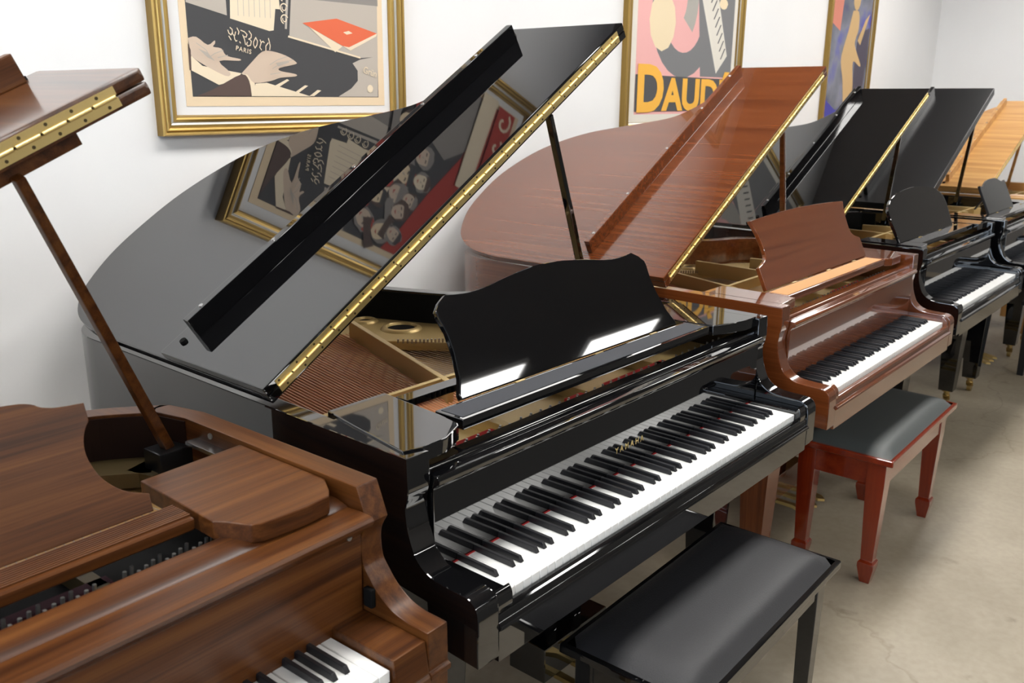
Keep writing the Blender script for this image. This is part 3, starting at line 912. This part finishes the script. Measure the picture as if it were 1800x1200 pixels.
def frame_rails(t, x0, x1, z0, z1, prof, mats, yw=Y1):
    """mitred moulding: prof = list of (inset, proud, material index of the face that follows)"""
    def ring(ins, pr):
        return [(x0 + ins, yw - pr, z0 + ins), (x1 - ins, yw - pr, z0 + ins), (x1 - ins, yw - pr, z1 - ins), (x0 + ins, yw - pr, z1 - ins)]
    rings = [ring(a, b) for a, b, _ in prof]
    for k in range(4):
        m_ = MB()
        j = (k + 1) % 4
        for i in range(len(prof) - 1):
            m_.add([rings[i][k], rings[i][j], rings[i + 1][j], rings[i + 1][k]], [(0, 1, 2, 3)], prof[i][2])
        m_.build('frame_rail', mats, t, smooth=0)


PROF1 = [(0, 0, 1), (0, .034, 0), (.004, .040, 0), (.010, .038, 1), (.012, .034, 0), (.017, .038, 0), (.023, .034, 1), (.026, .028, 0), (.032, .028, 2), (.038, .024, 2), (.041, .026, 0), (.048, .030, 0), (.054, .026, 1), (.057, .022, 0), (.060, .014, 1), (.062, .006, 1)]
t = thing('framed_poster', 'gilt-framed vintage poster of hands playing a black piano', 'poster', (0.21, Y1, 1.466), 0, 'framed posters on the wall')
PX, PZ = .21, 1.466


def loc(pts):
    return [(a - PX, b - PZ) for a, b in pts]


def frame_local(t, ox, oz, x0, x1, z0, z1, prof):
    frame_rails(t, x0 - ox, x1 - ox, z0 - oz, z1 - oz, prof, [M['gilt'], M['gilt2'], M['silver']], 0.0)


frame_local(t, PX, PZ, -.281, .712, 1.466, 2.825, PROF1)
MB().prism(loc([(-.225, 1.52), (.655, 1.52), (.655, 2.77), (-.225, 2.77)]), -.010, -.002, 'xz').build('mat_board', M['mat'], t, smooth=0)
STROKES = [[(-0.026, 1.784), (-0.023, 1.775), (-0.016, 1.77), (-0.01, 1.778), (-0.011, 1.787), (-0.018, 1.792)], [(-0.024, 1.766), (-0.017, 1.755)], [(-0.01, 1.774), (-0.005, 1.767), (-0.004, 1.758), (-0.0, 1.752), (0.004, 1.754)], [(-0.003, 1.769), (0.001, 1.78)], [(0.007, 1.792), (0.013, 1.781), (0.01, 1.773)], [(0.013, 1.751), (0.016, 1.747)], [(0.02, 1.786), (0.033, 1.782), (0.042, 1.774), (0.038, 1.766), (0.031, 1.767)], [(0.026, 1.772), (0.031, 1.76), (0.034, 1.743)], [(0.05, 1.785), (0.058, 1.775), (0.056, 1.765), (0.046, 1.76)], [(0.049, 1.761), (0.056, 1.754), (0.052, 1.742), (0.041, 1.739), (0.038, 1.745), (0.041, 1.751)], [(0.073, 1.767), (0.079, 1.756), (0.076, 1.744), (0.068, 1.734), (0.063, 1.744), (0.064, 1.753), (0.072, 1.765)], [(0.089, 1.76), (0.092, 1.751), (0.086, 1.737), (0.092, 1.729)], [(0.093, 1.753), (0.1, 1.756), (0.104, 1.752)], [(0.121, 1.766), (0.124, 1.754), (0.126, 1.743), (0.123, 1.731)], [(0.119, 1.752), (0.109, 1.742), (0.108, 1.728)]]   # black-letter name on the painted piano
cream, black, red, grey, flesh, lgrey, brown, dred, tan2 = range(9)
AM = art_mats([(.78, .62, .42), (.055, .055, .058), (.72, .14, .06), (.26, .24, .22), (.62, .49, .38), (.48, .43, .37), (.10, .065, .055), (.42, .045, .03), (.80, .68, .50)])
MB().prism(loc([(-.183, 1.553), (.624, 1.553), (.624, 2.735), (-.183, 2.735)]), -.0115, -.010, 'xz').build('print_sheet', AM[cream], t, smooth=0)
a = MB()
lay = [0]


def ink(pts, mi):
    lay[0] += 1
    a.sheet(loc(pts), -.0116 - .00005 * lay[0], 'xz', mi)


ink([(-.16, 1.582), (.595, 1.582), (.603, 2.69), (-.16, 2.69)], black)
ink([(.212, 1.78), (.241, 2.02), (.603, 2.02), (.597, 1.725), (.514, 1.718)], lgrey)
ink([(.30, 1.90), (.604, 1.90), (.604, 2.04), (.30, 2.04)], grey)
ink([(.478, 1.699), (.514, 1.713), (.597, 1.727), (.592, 1.584), (.409, 1.584), (.468, 1.612), (.499, 1.639), (.500, 1.674)], lgrey)
ink([(-.005, 1.876), (.18, 1.965), (.151, 1.793), (.134, 1.79), (-.009, 1.82)], tan2)
ink([(-.005, 1.86), (.18, 1.86), (.172, 2.02), (.01, 2.03)], tan2)
for k in range(7):
    x = .02 + .02 * k
    ink([(x, 1.83), (x + .0018, 1.83), (x + .008, 1.99), (x + .006, 1.99)], lgrey)
ink([(-.158, 1.857), (-.02, 1.828), (-.02, 2.0), (-.158, 2.0)], lgrey)
ink([(.195, 1.80), (.203, 1.80), (.228, 1.99), (.216, 1.99)], lgrey)
for zc in (1.83, 1.865, 1.90, 1.94):
    for r0, r1, a0 in ((.016, .012, 0.4), (.009, .006, 2.6)):
        pts = [(.196 + r0 * math.cos(a0 + k * .5), zc + r0 * math.sin(a0 + k * .5)) for k in range(9)]
        pts += [(.196 + r1 * math.cos(a0 + k * .5), zc + r1 * math.sin(a0 + k * .5)) for k in range(8, -1, -1)]
        ink(pts, tan2)
ink([(.267, 1.823), (.413, 1.846), (.596, 1.806), (.464, 1.753), (.436, 1.756)], red)
ink([(.436, 1.756), (.464, 1.753), (.596, 1.806), (.592, 1.796), (.47, 1.742)], tan2)
ink([(.292, 1.813), (.435, 1.755), (.401, 1.734), (.374, 1.755)], tan2)
ink([(.44, 1.802), (.465, 1.808), (.482, 1.801), (.456, 1.795)], tan2)
ink([(.207, 1.780), (.514, 1.722), (.514, 1.716), (.205, 1.774)], tan2)
ink([(-.155, 1.703), (-.119, 1.674), (.018, 1.655), (-.012, 1.631), (-.067, 1.618), (-.163, 1.662)], tan2)
ink(spline([(-.161, 1.754), (-.133, 1.759), (-.096, 1.737), (-.071, 1.751), (-.07, 1.742), (-.077, 1.732), (-.049, 1.728), (-.032, 1.707), (.015, 1.699), (.01, 1.693), (-.06, 1.690), (-.023, 1.656), (-.042, 1.646), (-.123, 1.682), (-.155, 1.703)], 3), flesh)
ink([(-.13, 1.725), (-.10, 1.715), (-.075, 1.690), (-.10, 1.70)], lgrey)
ink([(-.163, 1.74), (-.155, 1.72), (-.158, 1.66), (-.164, 1.66)], brown)
ink([(.068, 1.624), (.111, 1.627), (.287, 1.584), (.05, 1.584)], tan2)
ink([(.018, 1.655), (.041, 1.651), (.065, 1.624), (.064, 1.584), (.05, 1.584), (.044, 1.632)], tan2)
ink(spline([(.018, 1.655), (.059, 1.691), (.1, 1.724), (.139, 1.727), (.193, 1.715), (.232, 1.696), (.226, 1.688), (.165, 1.675), (.169, 1.665), (.227, 1.657), (.226, 1.649), (.167, 1.644), (.127, 1.633), (.063, 1.626), (.04, 1.65), (.018, 1.655)], 3), flesh)
ink([(.15, 1.69), (.20, 1.70), (.205, 1.694), (.16, 1.68)], lgrey)
ink(spline([(-.148, 1.584), (-.10, 1.60), (-.059, 1.618), (.018, 1.652), (.044, 1.632), (.05, 1.584)], 3), brown)
for q in ([(.13, 1.613), (.192, 1.64), (.2, 1.636), (.145, 1.607)], [(.198, 1.585), (.264, 1.621), (.277, 1.619), (.218, 1.585)], [(.280, 1.585), (.316, 1.606), (.332, 1.604), (.30, 1.585)]):
    ink(q, tan2)
ink([(.555 + .014 * math.cos(k * .5), 1.612 + .014 * math.sin(k * .5)) for k in range(12)], tan2)
# upper half: crowd of faces, red sweep and banner
ink([(-.16, 2.20), (-.05, 2.27), (.12, 2.35), (.33, 2.47), (.60, 2.50), (.60, 2.69), (-.16, 2.69)], dred)
ink([(.33, 2.26), (.60, 2.24), (.60, 2.50), (.36, 2.48), (.28, 2.38)], grey)
for fx, fz, r in ((.245, 2.274, .05), (.146, 2.203, .055), (.151, 2.300, .045), (.059, 2.200, .052), (.060, 2.268, .04), (.003, 2.235, .045), (-.083, 2.074, .05), (-.10, 2.172, .05), (-.091, 2.240, .04), (.02, 2.10, .045), (.30, 2.17, .05), (.40, 2.20, .05), (.50, 2.18, .05), (.22, 2.12, .05), (.10, 2.11, .04), (-.02, 2.03, .04), (.36, 2.10, .05), (.55, 2.09, .04)):
    an = random.uniform(-.5, .5)
    ca, sa = math.cos(an), math.sin(an)

    def fp(u, v):
        return (fx + r * (u * ca - v * sa), fz + r * (u * sa + v * ca))
    body = random.choice((black, grey, brown, tan2, dred))
    ink([fp(-1.1, -.7), fp(-.5, -.95), fp(.5, -.95), fp(1.1, -.7), fp(1.2, -1.7), fp(-1.2, -1.7)], body)
    ink([fp((.95 + random.uniform(-.12, .12)) * math.cos(k * .4488), .15 + (1.05 + random.uniform(-.12, .12)) * math.sin(k * .4488)) for k in range(14)], random.choice((brown, black, grey)))
    ink([fp((.66 + random.uniform(-.06, .06)) * math.cos(k * .4488), -.08 + (.88 + random.uniform(-.05, .05)) * math.sin(k * .4488)) for k in range(14)], random.choice((tan2, flesh, flesh, cream)))
    ink([fp(-.75, .45), fp(.75, .55), fp(.6, .95), fp(0, 1.15), fp(-.6, .9)], random.choice((brown, black, grey, dred)))
    for dx in (-.28, .28):
        ink([fp(dx - .16, .16), fp(dx + .16, .18), fp(dx + .12, .30), fp(dx - .12, .28)], black)
    ink([fp(-.04, .15), fp(.10, -.22), fp(-.10, -.22)], lgrey)
    ink([fp(-.22, -.46), fp(.24, -.42), fp(.02, -.60)], dred)
ink([(.21, 2.475), (.63, 2.480), (.63, 2.575), (.21, 2.560)], tan2)
ink([(.30, 2.585), (.615, 2.59), (.615, 2.70), (.30, 2.70)], dred)
for cx, r0 in ((.56, .055), (.45, .045), (.36, .040)):
    sp_o = [(cx + (r0 * (1 - .07 * k)) * math.cos(.55 * k + .5), 2.640 + (r0 * (1 - .07 * k)) * math.sin(.55 * k + .5)) for k in range(11)]
    sp_i = [(cx + (r0 * (1 - .07 * k) - .013) * math.cos(.55 * k + .5), 2.640 + (r0 * (1 - .07 * k) - .013) * math.sin(.55 * k + .5)) for k in range(10, -1, -1)]
    ink(sp_o + sp_i, tan2)
def ribbon(pts, w, mi):
    for i in range(len(pts) - 1):
        p, q = Vector(pts[i]), Vector(pts[i + 1])
        d = (q - p).normalized() * w * .3
        n_ = Vector((-d.y, d.x)).normalized() * w / 2
        ink([tuple(p - d + n_), tuple(p - d - n_), tuple(q + d - n_), tuple(q + d + n_)], mi)


for st_ in STROKES:
    ribbon(st_, .0031, tan2)
for fin in ([(.19, 1.712), (.15, 1.70), (.12, 1.684)], [(.21, 1.702), (.165, 1.69), (.13, 1.672)], [(.16, 1.66), (.12, 1.654)], [(-.05, 1.722), (-.08, 1.712), (-.10, 1.70)], [(-.035, 1.708), (-.07, 1.70)], [(-.14, 1.74), (-.11, 1.722), (-.095, 1.70)]):
    ribbon(fin, .0025, lgrey)
art = a.build('print_picture', AM, t, smooth=0, recalc=False)


def letter(txt, size, m_, x, z, sx=1.0, tilt=0.0, bold=.0, spacing=1.0, parent=t, y=-.0145, name='lettering', ox=PX, oz=PZ, shear=0.0, width=None):
    me = text_mesh(txt, size, [m_], bold=bold, sx=sx, spacing=spacing, shear=shear, extrude=.0002)
    if width:
        k = width / max(v.co.x for v in me.vertices)
        for v in me.vertices:
            v.co.x *= k
    return link(name, me, parent, (x - ox, y, z - oz), (R(90), R(-tilt) * -1, 0))


letter('PARIS', .020, AM[tan2], .001, 1.726, 1.0, 11, .0002, 1.2)
letter('JAZZ', .068, AM[black], .268, 2.495, .95, 0, .001)
letter('Gr\u00fcn', .034, AM[tan2], .522, 1.668, .9, 14)

# ---- second poster
PX2, PZ2 = 2.82, 1.40
t2 = thing('framed_poster', 'gilt-framed pink and grey poster with large orange letters on a dark band', 'poster', (PX2, Y1, PZ2), 0, 'framed posters on the wall')
PROF2 = [(0, 0, 1), (0, .030, 0), (.008, .034, 0), (.020, .030, 1), (.026, .026, 0), (.040, .028, 0), (.052, .022, 2), (.058, .018, 1), (.060, .006, 1)]
frame_local(t2, PX2, PZ2, 2.205, 3.445, 1.40, 3.02, PROF2)
B2 = art_mats([(.72, .68, .60), (.80, .42, .40), (.19, .19, .195), (.86, .45, .06), (.075, .075, .08), (.80, .66, .44), (.40, .38, .34)])
MB().prism([(2.27 - PX2, 1.46 - PZ2), (3.38 - PX2, 1.46 - PZ2), (3.38 - PX2, 2.96 - PZ2), (2.27 - PX2, 2.96 - PZ2)], -.010, -.002, 'xz').build('print_sheet', B2[0], t2, smooth=0)
a = MB()
lay[0] = 0


def ink2(pts, mi, ox=PX2, oz=PZ2):
    lay[0] += 1
    a.sheet([(p - ox, q - oz) for p, q in pts], -.0101 - .0001 * lay[0], 'xz', mi)


ink2([(2.32, 1.50), (3.34, 1.50), (3.34, 2.92), (2.32, 2.92)], 1)
ink2([(2.98, 1.70), (3.34, 1.70), (3.34, 2.92), (2.80, 2.92)], 2)
# plain overlapping arcs and a slanted striped bar
for cx, cz, r0, r1, a0, a1, mi in ((2.78, 2.02, .33, .20, 2.5, 6.0, 2), (2.62, 2.10, .30, .18, -.6, 2.4, 6)):
    n_ = 16
    ink2([(cx + r0 * math.cos(a0 + (a1 - a0) * k / n_), cz + r0 * math.sin(a0 + (a1 - a0) * k / n_)) for k in range(n_ + 1)] +
         [(cx + r1 * math.cos(a0 + (a1 - a0) * k / n_), cz + r1 * math.sin(a0 + (a1 - a0) * k / n_)) for k in range(n_, -1, -1)], mi)
ink2([(2.56 + .13 * math.cos(k * .5236), 1.97 + .15 * math.sin(k * .5236)) for k in range(12)], 5)
ink2([(3.16, 1.72), (3.28, 1.82), (2.92, 2.62), (2.74, 2.52)], 0)
for k in range(17):
    t_ = k / 17
    x, z = 3.20 - .36 * t_, 1.80 + .72 * t_
    ink2([(x, z), (x + .012, z), (x + .055, z + .060), (x + .043, z + .060)], 4)
ink2([(2.32, 1.515), (3.34, 1.515), (3.34, 1.690), (2.32, 1.700)], 4)
ink2([(3.20 + .05 * math.cos(k * .5), 2.10 + .03 * math.sin(k * .5)) for k in range(12)], 5)
a.build('print_picture', B2, t2, smooth=0, recalc=False)
letter('D', .32, B2[3], 2.325, 1.522, 1.0, 0, .012, 1.0, t2, -.014, ox=PX2, oz=PZ2, width=.27)
letter('AUD\u00c9', .225, B2[3], 2.595, 1.525, 1.0, 0, .009, 1.0, t2, -.014, ox=PX2, oz=PZ2, width=.745)

# ---- third poster
PX3, PZ3 = 5.17, 1.34
t3 = thing('framed_poster', 'narrow gilt-framed blue painting of a figure with a saxophone', 'poster', (PX3, Y1, PZ3), 0, 'framed posters on the wall')
frame_local(t3, PX3, PZ3, 4.72, 5.60, 1.34, 2.90, PROF2)


def splotch(name):
    m, N, L, b = mat(name)
    tc = N.new('ShaderNodeTexCoord')
    n = N.new('ShaderNodeTexNoise')
    n.inputs['Scale'].default_value = 3.2
    n.inputs['Detail'].default_value = 3
    L.new(tc.outputs['Object'], n.inputs['Vector'])
    r = ramp(N, [(0.3, (.02, .02, .12)), (0.45, (.10, .11, .15)), (0.55, (.16, .17, .24)), (0.68, (.05, .05, .34))])
    L.new(n.outputs['Fac'], r.inputs['Fac'])
    L.new(r.outputs['Color'], b.inputs['Base Color'])
    b.inputs['Roughness'].default_value = 0.25
    return m


B3 = [splotch('painted_blue')] + art_mats([(.56, .38, .18), (.62, .22, .16), (.07, .06, .09), (.05, .05, .34)])
MB().prism([(4.78 - PX3, 1.40 - PZ3), (5.54 - PX3, 1.40 - PZ3), (5.54 - PX3, 2.84 - PZ3), (4.78 - PX3, 2.84 - PZ3)], -.010, -.002, 'xz').build('print_sheet', B3[0], t3, smooth=0)
a = MB()
lay[0] = 0
ink2([(4.79, 2.1), (4.95, 2.05), (5.0, 2.5), (4.95, 2.8), (4.79, 2.8)], 2, PX3, PZ3)
ink2([(5.28, 1.6), (5.5, 1.65), (5.52, 2.1), (5.3, 2.05)], 3, PX3, PZ3)
ink2([(4.79, 1.41), (5.53, 1.41), (5.53, 1.55), (5.3, 1.62), (5.0, 1.5), (4.79, 1.58)], 4, PX3, PZ3)
ink2(spline([(5.16, 2.20), (5.10, 2.05), (5.048, 1.953), (5.016, 1.846), (5.085, 1.711), (5.14, 1.53), (5.18, 1.50), (5.234, 1.524), (5.294, 1.65), (5.255, 1.80), (5.265, 1.853), (5.391, 1.818), (5.40, 1.84), (5.29, 1.93), (5.25, 1.99), (5.30, 2.09), (5.27, 2.2), (5.16, 2.20)], 3), 1, PX3, PZ3)
ink2([(5.30, 2.0), (5.36, 1.97), (5.50, 2.2), (5.42, 2.15)], 1, PX3, PZ3)
ink2([(5.22 + .07 * math.cos(k * .5236), 2.29 + .085 * math.sin(k * .5236)) for k in range(12)], 1, PX3, PZ3)
a.build('print_picture', B3, t3, smooth=0, recalc=False)
